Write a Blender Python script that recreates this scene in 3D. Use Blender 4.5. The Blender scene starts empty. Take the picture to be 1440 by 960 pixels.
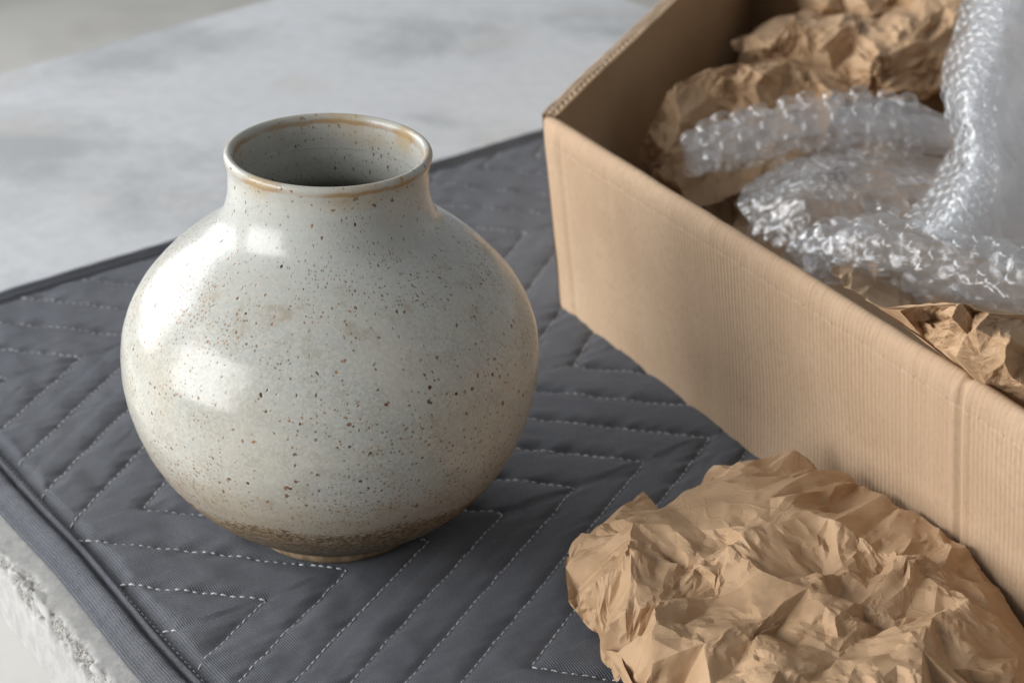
import bpy, math, random
import numpy as np
from mathutils import Vector, Matrix

scene = bpy.context.scene
col = scene.collection
PI = math.pi

# ------------------------------------------------------------------ camera
F_PX, CAM_TX, CAM_D, CAM_P, CAM_TZ = 2800.0, .0984, 1.0824, .4742, .1108
cP, sP = math.cos(CAM_P), math.sin(CAM_P)
CAM = np.array([CAM_TX, -CAM_D * cP, CAM_TZ + CAM_D * sP])
cam_data = bpy.data.cameras.new('camera')
cam = bpy.data.objects.new('camera', cam_data)
col.objects.link(cam)
cam.location = CAM
cam.rotation_euler = (PI / 2 - CAM_P, 0, 0)
cam_data.sensor_width = 36
cam_data.lens = F_PX / 1440 * 36
cam_data.clip_start, cam_data.clip_end = .01, 60
cam_data.dof.use_dof = True
cam_data.dof.focus_distance = 1.0
cam_data.dof.aperture_fstop = 9.0
scene.camera = cam

# ------------------------------------------------------------------ light: two big windows on the left, pale room light
world = bpy.data.worlds.new('World')
scene.world = world
world.use_nodes = True
bg = world.node_tree.nodes['Background']
bg.inputs[0].default_value = (.94, .97, 1.0, 1)
bg.inputs[1].default_value = .33


def window_light(name, loc, target, w, h, power, color):
    d = bpy.data.lights.new(name, 'AREA')
    d.shape = 'RECTANGLE'
    d.size, d.size_y, d.energy, d.color = w, h, power, color
    o = bpy.data.objects.new(name, d)
    col.objects.link(o)
    o.location = loc
    o.rotation_euler = (Vector(target) - Vector(loc)).to_track_quat('-Z', 'Y').to_euler()
    return o


window_light('window_light', (-2.6, -1.15, .95), (0, -.2, .05), 2.2, 1.9, 132, (1, .99, .97))
window_light('window_light', (-2.5, 1.75, 1.05), (.0, .2, .05), 2.2, 2.0, 98, (.985, .99, 1))

scene.view_settings.view_transform = 'Standard'
scene.view_settings.look = 'None'
scene.view_settings.exposure = 0.08
scene.view_settings.gamma = 1
scene.render.engine = 'CYCLES'
scene.cycles.use_denoising = True
scene.cycles.max_bounces = 7
scene.cycles.use_adaptive_sampling = True
scene.cycles.adaptive_threshold = .025
scene.cycles.transparent_max_bounces = 40
scene.cycles.caustics_reflective = False
scene.cycles.caustics_refractive = False


# ------------------------------------------------------------------ helpers
def at(x, y, z=0.):
    """the point at height z that stands at a spot measured on the photograph"""
    u, v = (x - 720) / F_PX, (480 - y) / F_PX
    d = np.array([u, cP + v * sP, -sP + v * cP])
    return CAM + (z - CAM[2]) / d[2] * d


def tag(o, label=None, cat=None, group=None, kind=None):
    if label: o['label'] = label
    if cat: o['category'] = cat
    if group: o['group'] = group
    if kind: o['kind'] = kind
    return o


def empty(name, loc=(0, 0, 0)):
    o = bpy.data.objects.new(name, None)
    o.location = loc
    o.empty_display_size = .02
    col.objects.link(o)
    return o


def mesh(name, V, Fc, mat=None, parent=None, smooth=True, uv=None):
    V = np.asarray(V, dtype=np.float32)
    Fc = np.asarray(Fc, dtype=np.int32)
    if parent is not None and any(abs(c) > 1e-9 for c in parent.location):
        V = V - np.array(parent.location, dtype=np.float32)
    m = bpy.data.meshes.new(name)
    nv, nf, k = len(V), len(Fc), Fc.shape[1]
    m.vertices.add(nv)
    m.vertices.foreach_set('co', V.ravel())
    m.loops.add(nf * k)
    m.loops.foreach_set('vertex_index', Fc.ravel())
    m.polygons.add(nf)
    m.polygons.foreach_set('loop_start', np.arange(0, nf * k, k, dtype=np.int32))
    if uv is not None:
        l = m.uv_layers.new(name='UVMap')
        l.data.foreach_set('uv', np.asarray(uv, dtype=np.float32)[Fc.ravel()].ravel())
    m.update(calc_edges=True)
    m.polygons.foreach_set('use_smooth', np.full(nf, smooth, dtype=bool))
    m.validate()
    o = bpy.data.objects.new(name, m)
    if mat: m.materials.append(mat)
    col.objects.link(o)
    if parent is not None: o.parent = parent
    return o


def grid_faces(n, m, wrap_m=False, off=0):
    i, j = np.meshgrid(np.arange(n - 1), np.arange(m if wrap_m else m - 1), indexing='ij')
    j2 = (j + 1) % m
    a, b, c, d = i * m + j, i * m + j2, (i + 1) * m + j2, (i + 1) * m + j
    return np.stack([a, b, c, d], -1).reshape(-1, 4) + off


def box_geo(lo, hi):
    x0, y0, z0 = lo
    x1, y1, z1 = hi
    V = [(x0, y0, z0), (x1, y0, z0), (x1, y1, z0), (x0, y1, z0), (x0, y0, z1), (x1, y0, z1), (x1, y1, z1), (x0, y1, z1)]
    Fc = [(0, 3, 2, 1), (4, 5, 6, 7), (0, 1, 5, 4), (1, 2, 6, 5), (2, 3, 7, 6), (3, 0, 4, 7)]
    return np.array(V), np.array(Fc)


class Noise2:
    """smooth gradient noise, vectorised"""
    def __init__(self, seed):
        r = np.random.default_rng(seed)
        a = r.random((256, 256)) * 2 * PI
        self.gx, self.gy = np.cos(a), np.sin(a)

    def __call__(self, x, y):
        xi, yi = np.floor(x).astype(int), np.floor(y).astype(int)
        fx, fy = x - xi, y - yi
        u, v = fx * fx * fx * (fx * (fx * 6 - 15) + 10), fy * fy * fy * (fy * (fy * 6 - 15) + 10)
        def g(ix, iy, dx, dy):
            ix, iy = ix & 255, iy & 255
            return self.gx[ix, iy] * dx + self.gy[ix, iy] * dy
        a, b = g(xi, yi, fx, fy), g(xi + 1, yi, fx - 1, fy)
        c, d = g(xi, yi + 1, fx, fy - 1), g(xi + 1, yi + 1, fx - 1, fy - 1)
        return 1.5 * ((a * (1 - u) + b * u) * (1 - v) + (c * (1 - u) + d * u) * v)

    def fbm(self, x, y, o=3):
        t, a, f = 0, 1., 1.
        for k in range(o):
            t = t + a * self(x * f + 17.3 * k, y * f - 9.1 * k)
            a, f = a * .5, f * 2.03
        return t


def smoothstep(a, b, x):
    t = np.clip((x - a) / (b - a), 0, 1)
    return t * t * (3 - 2 * t)


# ------------------------------------------------------------------ node helper
class Mat:
    def __init__(self, name):
        self.m = bpy.data.materials.new(name)
        self.m.use_nodes = True
        self.t = self.m.node_tree
        self.t.nodes.clear()
        self.out = self.t.nodes.new('ShaderNodeOutputMaterial')

    def n(self, typ, ins=None, **props):
        nd = self.t.nodes.new('ShaderNode' + typ)
        for k, v in props.items(): setattr(nd, k, v)
        for k, v in (ins or {}).items(): self.set(nd.inputs[k], v)
        return nd

    def set(self, sock, v):
        if isinstance(v, bpy.types.NodeSocket): self.t.links.new(v, sock)
        elif isinstance(v, bpy.types.Node): self.t.links.new(v.outputs[0], sock)
        else: sock.default_value = v

    def math(self, op, a, b=None, c=None, clamp=False):
        nd = self.n('Math', operation=op, use_clamp=clamp)
        self.set(nd.inputs[0], a)
        if b is not None: self.set(nd.inputs[1], b)
        if c is not None: self.set(nd.inputs[2], c)
        return nd.outputs[0]

    def mix(self, f, a, b, mode='MIX'):
        nd = self.n('Mix', data_type='RGBA', blend_type=mode)
        self.set(nd.inputs[0], f)
        self.set(nd.inputs[6], a)
        self.set(nd.inputs[7], b)
        return nd.outputs[2]

    def ramp(self, x, lo, hi, a=0., b=1.):
        if lo > hi: lo, hi, a, b = hi, lo, b, a
        nd = self.n('MapRange', {0: x, 1: lo, 2: hi, 3: a, 4: b}, interpolation_type='SMOOTHSTEP', clamp=True)
        return nd.outputs[0]

    def noise(self, vec, scale, detail=3., rough=.55, dist=0.):
        return self.n('TexNoise', {'Vector': vec, 'Scale': scale, 'Detail': detail, 'Roughness': rough, 'Distortion': dist}).outputs[0]

    def scalevec(self, vec, s):
        return self.n('VectorMath', {0: vec, 1: s}, operation='MULTIPLY').outputs[0]

    def bump(self, h, strength, dist, normal=None):
        nd = self.n('Bump', {'Height': h, 'Strength': strength, 'Distance': dist})
        if normal is not None: self.set(nd.inputs['Normal'], normal)
        return nd.outputs[0]

    def principled(self, **k):
        nd = self.n('BsdfPrincipled')
        for key, v in k.items(): self.set(nd.inputs[key.replace('_', ' ')], v)
        self.t.links.new(nd.outputs[0], self.out.inputs[0])
        return nd


def rgb(r, g, b): return (r, g, b, 1)


# ---- concrete
def mat_concrete(name, base, dark, warm, rough=.62):
    M = Mat(name)
    p = M.n('TexCoord').outputs['Object']
    big = M.noise(p, 4.6, 6, .62, .2)
    streak = M.noise(M.scalevec(p, (1., 1.25, 1)), 7.5, 5, .62, .3)
    fine = M.noise(p, 60, 4, .65)
    pit = M.n('TexVoronoi', {'Vector': p, 'Scale': 210.}).outputs['Distance']
    c = M.mix(M.ramp(big, .42, .66), base, dark)
    c = M.mix(M.ramp(streak, .52, .72, 0, .55), c, warm)
    c = M.mix(M.ramp(fine, .35, .7, 0, .22), c, dark)
    h = M.math('ADD', M.math('MULTIPLY', fine, .5), M.ramp(pit, .0, .16, -.4, 0))
    M.principled(Base_Color=c, Roughness=M.ramp(big, .3, .7, rough - .1, rough + .12), Normal=M.bump(h, .35, .002))
    return M.m


m_slab = mat_concrete('concrete_slab', rgb(.50, .515, .535), rgb(.315, .33, .345), rgb(.46, .44, .41))
m_floor = mat_concrete('concrete_floor', rgb(.50, .49, .465), rgb(.43, .42, .395), rgb(.52, .50, .46), .7)


# ---- broken concrete edge
def mat_broken():
    M = Mat('broken_concrete')
    p = M.n('TexCoord').outputs['Object']
    f = M.noise(p, 90, 6, .7)
    g = M.noise(p, 420, 3, .6)
    rough_attr = M.n('Attribute', attribute_name='broken').outputs['Fac']
    c = M.mix(M.ramp(f, .35, .65), rgb(.28, .28, .275), rgb(.36, .355, .345))
    d = M.mix(M.ramp(g, .36, .56), rgb(.10, .088, .07), c)
    c2 = M.mix(rough_attr, c, d)
    h = M.math('ADD', f, M.math('MULTIPLY', g, .6))
    M.principled(Base_Color=c2, Roughness=.85, Normal=M.bump(h, M.math('MULTIPLY_ADD', rough_attr, .7, .12), .003))
    return M.m


m_broken = mat_broken()


# ---- blanket cloth (woven twill)
def mat_cloth():
    M = Mat('grey_quilt_cloth')
    p = M.n('TexCoord').outputs['Object']
    uv = M.n('UVMap').outputs[0]
    n1 = M.noise(p, 26, 4, .6)
    n2 = M.noise(p, 9, 3, .5)
    fz = M.noise(p, 900, 2, .6)
    w = M.n('TexWave', {'Vector': uv, 'Scale': 255., 'Distortion': 1.2, 'Detail': 2., 'Detail Scale': 1.5},
            wave_type='BANDS', bands_direction='X').outputs['Fac']
    w2 = M.n('TexWave', {'Vector': uv, 'Scale': 700., 'Distortion': 1., 'Detail': 1.},
             wave_type='BANDS', bands_direction='Y').outputs['Fac']
    c = M.mix(M.ramp(n1, .3, .7), rgb(.056, .062, .076), rgb(.082, .089, .106))
    c = M.mix(M.ramp(n2, .4, .75, 0, .5), c, rgb(.064, .066, .072))
    c = M.mix(M.ramp(w, .2, .9, 0, .46), c, rgb(.125, .129, .142))
    c = M.mix(M.ramp(fz, .5, .7, 0, .5), c, rgb(.145, .148, .158))
    h = M.math('ADD', M.math('MULTIPLY', w, .7), M.math('ADD', M.math('MULTIPLY', w2, .25), M.math('MULTIPLY', fz, .3)))
    b = M.bump(h, .8, .0008)
    b2 = M.bump(n1, .14, .004, b)
    M.principled(Base_Color=c, Roughness=.82, Normal=b2, Sheen_Weight=.18, Sheen_Roughness=.5,
                 Sheen_Tint=rgb(.7, .75, .85), Specular_IOR_Level=.25)
    return M.m


m_cloth = mat_cloth()


def mat_plain(name, c1, c2, scale, rough, spec=.3, bumpd=0.):
    M = Mat(name)
    p = M.n('TexCoord').outputs['Object']
    f = M.noise(p, scale, 4, .6)
    k = dict(Base_Color=M.mix(M.ramp(f, .35, .65), c1, c2), Roughness=rough, Specular_IOR_Level=spec)
    if bumpd: k['Normal'] = M.bump(f, .5, bumpd)
    M.principled(**k)
    return M.m


m_thread = mat_plain('pale_thread', rgb(.42, .43, .45), rgb(.58, .59, .61), 300, .6)
m_thread_mid = mat_plain('grey_thread', rgb(.36, .37, .385), rgb(.48, .49, .51), 300, .65)
m_thread_dark = mat_plain('dark_thread', rgb(.05, .05, .06), rgb(.10, .10, .115), 300, .7)


# ---- stoneware glaze
def mat_glaze(part):
    M = Mat('speckled_glaze_' + part)
    p = M.n('TexCoord').outputs['Object']
    uv = M.n('UVMap').outputs[0]
    z = M.n('SeparateXYZ', {0: p}).outputs[2]
    big = M.noise(p, 12, 3, .6, .5)
    mid = M.noise(p, 70, 3, .65)
    grain = M.noise(p, 520, 2, .6)
    blot = M.noise(p, 23, 2, .6)
    zw = M.math('MULTIPLY_ADD', M.math('SUBTRACT', blot, .5), .022, z)   # wobbling height
    c = M.mix(M.ramp(big, .36, .64), rgb(.405, .385, .330), rgb(.365, .372, .352))
    c = M.mix(M.ramp(mid, .40, .66, 0, .55), c, rgb(.315, .305, .262))
    c = M.mix(M.ramp(grain, .44, .62, 0, .55), c, rgb(.47, .458, .41))
    c = M.mix(M.ramp(zw, .150, .190, 0, .6), c, rgb(.385, .40, .385))

    def band(z0, wdt):
        return M.math('POWER', 2.718, M.math('MULTIPLY', M.math('POWER', M.math('DIVIDE', M.math('SUBTRACT', zw, z0), wdt), 2.), -1.))

    def specks(scale, rmin, rmax, keep, pw=2., soft=.03, wob=.5):
        wb = M.n('TexNoise', {'Vector': uv, 'Scale': scale * 2., 'Detail': 1.}, noise_dimensions='2D').outputs['Color']
        q = M.n('VectorMath', {0: wb, 1: (wob / scale,) * 3, 2: uv}, operation='MULTIPLY_ADD').outputs[0]
        v = M.n('TexVoronoi', {'Vector': q, 'Scale': scale, 'Randomness': 1.}, voronoi_dimensions='2D')
        r = M.n('SeparateColor', {0: v.outputs['Color']})
        size = M.math('MULTIPLY_ADD', M.math('POWER', r.outputs[1], pw), rmax - rmin, rmin)
        on = M.math('LESS_THAN', r.outputs[0], keep)
        d = M.math('SUBTRACT', size, v.outputs['Distance'])
        return M.math('MULTIPLY', M.n('MapRange', {0: d, 1: -soft, 2: soft, 3: 0., 4: 1.}, clamp=True).outputs[0], on), r.outputs[2], size

    dens = M.math('ADD', M.math('MULTIPLY', band(.168, .011), .9), M.math('MULTIPLY', band(.070, .017), .9))
    dens = M.math('ADD', dens, M.math('MULTIPLY', band(.125, .022), .16))
    cl = M.ramp(blot, .40, .64, .10, 1.5)
    k1 = M.math('MULTIPLY', M.math('MULTIPLY_ADD', dens, .75, .34), cl)
    s1, h1, _ = specks(430, .09, .34, k1, 2.6, .09)
    s2, h2, _ = specks(185, .07, .20, M.math('MULTIPLY_ADD', dens, .26, .17), 2.6, .06)
    s3, h3, sz3 = specks(44, .020, .052, .42, 2., .012, .12)
    # iron bleeding into the glaze round the specks
    halo = M.math('MULTIPLY', M.ramp(mid, .50, .72, 0, .7), M.math('MULTIPLY_ADD', M.math('POWER', dens, 1.6), .75, .02), clamp=True)
    c = M.mix(halo, c, rgb(.275, .205, .125))
    c = M.mix(M.math('MULTIPLY', s1, .78), c, M.mix(h1, rgb(.115, .075, .040), rgb(.27, .150, .060)))
    c = M.mix(M.math('MULTIPLY', s2, .9), c, M.mix(h2, rgb(.070, .036, .017), rgb(.25, .110, .034)))
    c = M.mix(s3, c, M.mix(h3, rgb(.030, .017, .010), rgb(.15, .058, .018)))
    rough = M.ramp(mid, .3, .7, .16, .27)
    spec = .36
    if part == 'body':
        # unglazed band above the foot: gritty dark clay, warm line where the glaze stops
        grit = M.noise(M.scalevec(p, (1, 1, 1.5)), 380, 4, .75)
        clay = M.mix(M.ramp(grit, .40, .60), rgb(.095, .070, .046), rgb(.30, .228, .150))
        clay = M.mix(M.ramp(M.noise(p, 95, 3, .7), .48, .66, 0, .55), clay, rgb(.20, .125, .065))
        clay = M.mix(M.ramp(zw, .022, .050, .60, 0), clay, rgb(.115, .108, .092))
        edge = M.math('MULTIPLY_ADD', M.math('SUBTRACT', grit, .5), .014, zw)
        bare = M.ramp(edge, .049, .056, 1, 0)
        warm = M.math('MULTIPLY', M.ramp(edge, .058, .090, 1, 0), .50)
        c = M.mix(warm, c, rgb(.275, .205, .125))
        c = M.mix(bare, c, clay)
        rough = M.math('MULTIPLY_ADD', bare, .5, rough)
        spec = M.math('MULTIPLY_ADD', bare, -.26, .36)
        h = M.math('ADD', M.math('MULTIPLY', M.math('MULTIPLY', grit, bare), 2.2), M.math('MULTIPLY', grain, .20))
    else:
        # rim: rusty break line on the edges of the lip
        rad = M.n('VectorMath', {0: M.scalevec(p, (1, 1, 0))}, operation='LENGTH').outputs[0]
        zl = M.math('MULTIPLY_ADD', M.math('SUBTRACT', mid, .5), .0035, z)
        l1 = M.math('MULTIPLY', M.ramp(zl, .2206, .2219, 0, 1), M.ramp(zl, .2228, .2244, 1, 0))
        l1 = M.math('MULTIPLY', l1, M.ramp(rad, .0522, .0530))
        l2 = M.math('MULTIPLY', M.ramp(rad, .0500, .0508, 1, 0), M.ramp(zl, .2238, .2250, 0, 1))
        l = M.math('MULTIPLY', M.math('ADD', l1, l2, clamp=True), M.ramp(blot, .40, .60, .25, .9))
        c = M.mix(l, c, rgb(.25, .135, .050))
        # tea-coloured run under the lip
        run = M.math('MULTIPLY', M.ramp(zl, .2060, .2215, 0, 1), M.ramp(blot, .48, .66, .1, .75))
        run = M.math('MULTIPLY', run, M.ramp(rad, .0505, .0515))
        c = M.mix(run, c, rgb(.36, .265, .145))
        h = M.math('MULTIPLY', grain, .20)
    h = M.math('SUBTRACT', h, M.math('MULTIPLY', M.math('ADD', s2, s3), .35))
    nrm = M.bump(M.math('ADD', h, M.math('MULTIPLY', mid, .35)), .5, .0007)
    M.principled(Base_Color=c, Roughness=rough, IOR=1.5, Normal=nrm, Specular_IOR_Level=spec)
    return M.m


m_glaze = mat_glaze('body')
m_rim = mat_glaze('rim')
m_inner = mat_glaze('inner')
m_foot = mat_plain('bare_clay_foot', rgb(.13, .092, .056), rgb(.24, .172, .108), 180, .8, .2, .001)


# ---- cardboard
def mat_card(name, base, light, dark, ribs=True, crease=None):
    M = Mat(name)
    p = M.n('TexCoord').outputs['Object']
    uv = M.n('UVMap').outputs[0]
    sp = M.n('SeparateXYZ', {0: uv})
    u, v = sp.outputs[0], sp.outputs[1]
    fib = M.noise(M.scalevec(uv, (420, 180, 1)), 1., 4, .65)
    fleck = M.noise(p, 520, 2, .6)
    big = M.noise(p, 9, 4, .6)
    lane = M.noise(M.scalevec(uv, (95, 2.2, 1)), 1., 3, .6)
    c = M.mix(M.ramp(big, .35, .65), base, light)
    c = M.mix(M.ramp(fib, .45, .7, 0, .35), c, dark)
    c = M.mix(M.ramp(fleck, .60, .72, 0, .35), c, dark)
    h = M.math('MULTIPLY', fib, .12)
    if ribs:
        wv = M.n('TexWave', {'Vector': uv, 'Scale': 92., 'Distortion': .35, 'Detail': 2., 'Detail Scale': .4},
                 wave_type='BANDS', bands_direction='X').outputs['Fac']
        amp = M.ramp(M.noise(M.scalevec(uv, (16, 3.5, 1)), 1., 2), .36, .66, .30, 1.)
        c = M.mix(M.math('MULTIPLY', M.ramp(wv, .50, 1., 0, .34), amp), c, dark)
        c = M.mix(M.ramp(lane, .48, .70, 0, .30), c, light)
        if crease is not None: amp = M.math('MULTIPLY', amp, M.ramp(v, crease, crease + .006, 1, .25))
        h = M.math('ADD', h, M.math('MULTIPLY', M.math('MULTIPLY', wv, amp), -.42))
        h = M.math('ADD', h, M.math('MULTIPLY', lane, .22))
    if crease is not None:
        # scored fold: a pale cracked line with small cuts along it, and fine cross wrinkles over the roll
        dv = M.math('ABSOLUTE', M.math('SUBTRACT', v, M.math('MULTIPLY_ADD', M.math('SUBTRACT', M.noise(M.scalevec(uv, (40, 0, 0)), 1., 2), .5), .002, crease)))
        line = M.ramp(dv, .0004, .0017, 1, 0)
        pale = M.math('MULTIPLY', line, M.ramp(M.noise(M.scalevec(uv, (150, 40, 1)), 1., 3), .38, .62))
        c = M.mix(M.math('MULTIPLY', pale, .16), c, rgb(.60, .49, .37))
        jit = M.noise(M.scalevec(uv, (60, 0, 0)), 1., 1)
        cutu = M.math('FRACT', M.math('MULTIPLY_ADD', u, 118., M.math('MULTIPLY', jit, 1.5)))
        cut = M.math('MULTIPLY', M.math('LESS_THAN', cutu, .09), M.ramp(dv, .0005, .0011, 1, 0))
        cut = M.math('MULTIPLY', cut, M.ramp(M.noise(M.scalevec(uv, (70, 0, 0)), 1., 2), .40, .55))
        c = M.mix(M.math('MULTIPLY', cut, .4), c, rgb(.14, .085, .045))
        over = M.ramp(v, crease + .001, crease + .004)
        wr = M.noise(M.scalevec(uv, (190, 28, 1)), 1., 3, .6, .3)
        h = M.math('ADD', h, M.math('MULTIPLY', M.math('MULTIPLY', over, M.ramp(wr, .50, .60)), .2))
        h = M.math('SUBTRACT', h, M.math('MULTIPLY', M.math('ADD', M.math('MULTIPLY', line, .35), cut), .6))
        c = M.mix(M.math('MULTIPLY', over, M.ramp(wr, .56, .70, 0, .12)), c, dark)
    M.principled(Base_Color=c, Roughness=.78, Specular_IOR_Level=.25, Normal=M.bump(h, .5, .0011))
    return M.m


CARD = (rgb(.395, .276, .180), rgb(.455, .328, .220), rgb(.29, .196, .120))
m_card_front = mat_card('cardboard_folded', *CARD, True, .1235)
m_card = mat_card('cardboard_liner', rgb(.35, .222, .122), rgb(.40, .265, .15), rgb(.28, .175, .092), True)  # interreflection inside the box put into the colour: deeper, more saturated brown
m_flute = mat_card('cardboard_fluting', rgb(.60, .46, .32), rgb(.66, .52, .38), rgb(.46, .34, .23), False)


# ---- kraft paper
def mat_kraft(name, base, light, dark):
    M = Mat(name)
    p = M.n('TexCoord').outputs['Object']
    fib = M.noise(M.scalevec(p, (1, 2.5, 1)), 330, 4, .65)
    big = M.noise(p, 14, 4, .6)
    mot = M.noise(p, 75, 4, .6)
    lay = M.n('TexCoord')
    c = M.mix(M.ramp(big, .35, .65), base, light)
    c = M.mix(M.ramp(mot, .45, .7, 0, .25), c, dark)
    c = M.mix(M.ramp(fib, .5, .75, 0, .25), c, dark)
    def lines(scale, wdt):
        wb = M.n('TexNoise', {'Vector': p, 'Scale': scale * .8, 'Detail': 2.}).outputs['Color']
        pw = M.n('VectorMath', {0: wb, 1: (.7 / scale,) * 3, 2: p}, operation='MULTIPLY_ADD').outputs[0]
        d = M.n('TexVoronoi', {'Vector': pw, 'Scale': scale}, feature='DISTANCE_TO_EDGE').outputs['Distance']
        return M.ramp(d, 0., wdt, 1, 0)
    cr = M.math('MULTIPLY', lines(38., .05), M.ramp(M.noise(p, 30, 2), .48, .68, 0, .7))
    cr2 = M.math('MULTIPLY', lines(120., .09), M.ramp(M.noise(p, 40, 2), .48, .66))
    c = M.mix(M.math('MULTIPLY', cr, .22), c, light)
    hh = M.math('ADD', cr, M.math('MULTIPLY', cr2, .45))
    nr = M.bump(fib, .25, .0006, M.bump(hh, .28, .0013))
    pr = M.n('BsdfPrincipled', {'Base Color': c, 'Roughness': .62, 'Specular IOR Level': .35, 'Normal': nr})
    tr = M.n('BsdfTranslucent', {'Color': c, 'Normal': nr})
    mx = M.n('MixShader', {0: .12, 1: pr.outputs[0], 2: tr.outputs[0]})
    M.t.links.new(mx.outputs[0], M.out.inputs[0])
    return M.m


m_kraft = mat_kraft('kraft_paper', rgb(.43, .278, .160), rgb(.50, .335, .200), rgb(.33, .205, .112))


# ---- clear plastic film
def mat_film(name, haze, gloss_rough, spec, tint):
    M = Mat(name)
    p = M.n('TexCoord').outputs['Object']
    nr = M.bump(M.noise(p, 240, 3, .6, .8), .30 if 'film' in name else .11, .0018)
    f = M.n('LayerWeight', {'Blend': .5, 'Normal': nr}).outputs['Facing']
    fr = M.math('MULTIPLY_ADD', M.math('POWER', f, 3.), spec, .05)
    tr = M.n('BsdfTransparent', {0: tint})
    df = M.n('BsdfDiffuse', {0: rgb(.93, .94, .96), 'Normal': nr})
    tl = M.n('BsdfTranslucent', {0: rgb(.93, .94, .96), 'Normal': nr})
    sc = M.n('MixShader', {0: .5, 1: df.outputs[0], 2: tl.outputs[0]})
    gl = M.n('BsdfGlossy', {0: rgb(1, 1, 1), 'Roughness': gloss_rough, 'Normal': nr})
    a = M.n('MixShader', {0: M.math('MULTIPLY_ADD', M.math('POWER', f, 2.), haze, haze), 1: tr.outputs[0], 2: sc.outputs[0]})
    b = M.n('MixShader', {0: fr, 1: a.outputs[0], 2: gl.outputs[0]})
    M.t.links.new(b.outputs[0], M.out.inputs[0])
    return M.m


m_film = mat_film('clear_film', .075, .10, .45, rgb(.965, .97, .975))
m_film_hazy = mat_film('hazy_film', .36, .14, .40, rgb(.97, .975, .98))
m_bubble = mat_film('clear_bubble', .035, .035, .62, rgb(.975, .98, .985))

# ================================================================== SETTING
E = np.array([math.cos(math.radians(34.5)), math.sin(math.radians(34.5))])      # along the back of the blanket
Nn = np.array([-E[1], E[0]])                                                    # away from the viewer


def sn(s, n, z):
    s, n, z = np.broadcast_arrays(np.asarray(s, float), np.asarray(n, float), np.asarray(z, float))
    return np.stack([s * E[0] + n * Nn[0], s * E[1] + n * Nn[1], z], -1)


TABLE_Z = -.012
fl = mesh('floor', [(-9, -9, -.76), (9, -9, -.76), (9, 9, -.76), (-9, 9, -.76)], [(0, 1, 2, 3)], m_floor)
tag(fl, kind='structure')

# ---- concrete slab table
table = empty('concrete_table', tuple(sn(.28, .1, -.76)))
tag(table, 'pale grey concrete slab table with a chipped rough near edge', 'table')
SL, SR, SN0, THK = -.1700, .742, -.80, .047      # left edge, right edge, near end, thickness


def n_back(s): return .825 + .189 * s   # the slab's far edge runs a little skew


# top and hidden sides (from s = -.135 rightwards)
sa = -.1350
q = [(sa, SN0), (SR + .0, SN0), (SR - .008, n_back(SR - .008)), (sa, n_back(sa))]
q[1] = (SR + .06, SN0)
V = [tuple(sn(s, n, TABLE_Z)) for s, n in q] + [tuple(sn(s, n, TABLE_Z - THK)) for s, n in q]
mesh('slab', V, [(0, 1, 2, 3), (7, 6, 5, 4), (0, 4, 5, 1), (1, 5, 6, 2), (2, 6, 7, 3)], m_slab, table, False)
# worn edge strip
nz1, nz2 = Noise2(3), Noise2(4)
nu = 900
nn_ = np.linspace(SN0, n_back(SL) - .002, nu)
prof = [(sa, 0.)] + [(sa - k * .001, 0.) for k in range(3, 33)]
prof += [(SL + .003 - .003 * math.sin(a), -.003 + .003 * math.cos(a)) for a in np.linspace(.1, PI / 2 - .1, 7)]
prof += [(SL, -.003 - k * .0012) for k in range(1, 37)]
prof = np.array(prof)
prof[-1] = (SL, -THK)
arc = np.concatenate([[0], np.cumsum(np.hypot(*np.diff(prof, axis=0).T))])
edge_arc = arc[34]
NN, AA = np.meshgrid(nn_, arc, indexing='ij')
S0 = np.broadcast_to(prof[:, 0], NN.shape)
Z0 = np.broadcast_to(prof[:, 1], NN.shape)
dist = AA - edge_arc
wid = .0085 + .004 * nz1.fbm(NN * 28, NN * 0 + 2, 2)
core = np.exp(-((dist - .004) / np.clip(wid, .004, .02)) ** 4)
chip = core * smoothstep(-.42, .22, nz1.fbm(NN * 75, AA * 75 + 5, 3))
roughd = nz2.fbm(NN * 330, AA * 330, 4)
dep = chip * (.0026 + .0022 * np.abs(roughd) + .0015 * nz2.fbm(NN * 130, AA * 130 + 9, 2)) + .0002 * nz2.fbm(NN * 60, AA * 60, 3)
dep[:, :3] = 0
w_in = smoothstep(-.012, .012, dist)
Vs = sn(S0 + dep * (.25 + .75 * w_in), NN, TABLE_Z + Z0 - dep * (1 - .75 * w_in))
o = mesh('chipped_edge', Vs.reshape(-1, 3), grid_faces(nu, len(prof)), m_broken, table)
a_ = o.data.attributes.new('broken', 'FLOAT', 'POINT')
a_.data.foreach_set('value', (np.clip(chip, 0, 1)).astype(np.float32).ravel())
# the slab's support panels, standing on the floor
for s0, s1, n0, n1 in ((.15, .62, -.50, -.42), (.15, .60, .30, .38)):
    c4 = [(s0, n0), (s1, n0), (s1, n1), (s0, n1)]
    V = [tuple(sn(s, n, -.7599)) for s, n in c4] + [tuple(sn(s, n, TABLE_Z - THK - .0005)) for s, n in c4]
    mesh('support_panel', V, [(3, 2, 1, 0), (4, 5, 6, 7), (0, 1, 5, 4), (1, 2, 6, 5), (2, 3, 7, 6), (3, 0, 4, 7)], m_slab, table, False)

# ---- quilted blanket
blanket = empty('quilted_blanket', tuple(sn(.25, 0, TABLE_Z)))
tag(blanket, 'grey quilted moving blanket with zigzag stitching spread under vase and box', 'blanket')
BS0, BS1, BN0 = -.1530, .665, -.66
STEP = .0511


def b_back(s): return .4075 + .085 * (s + 0)


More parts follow.
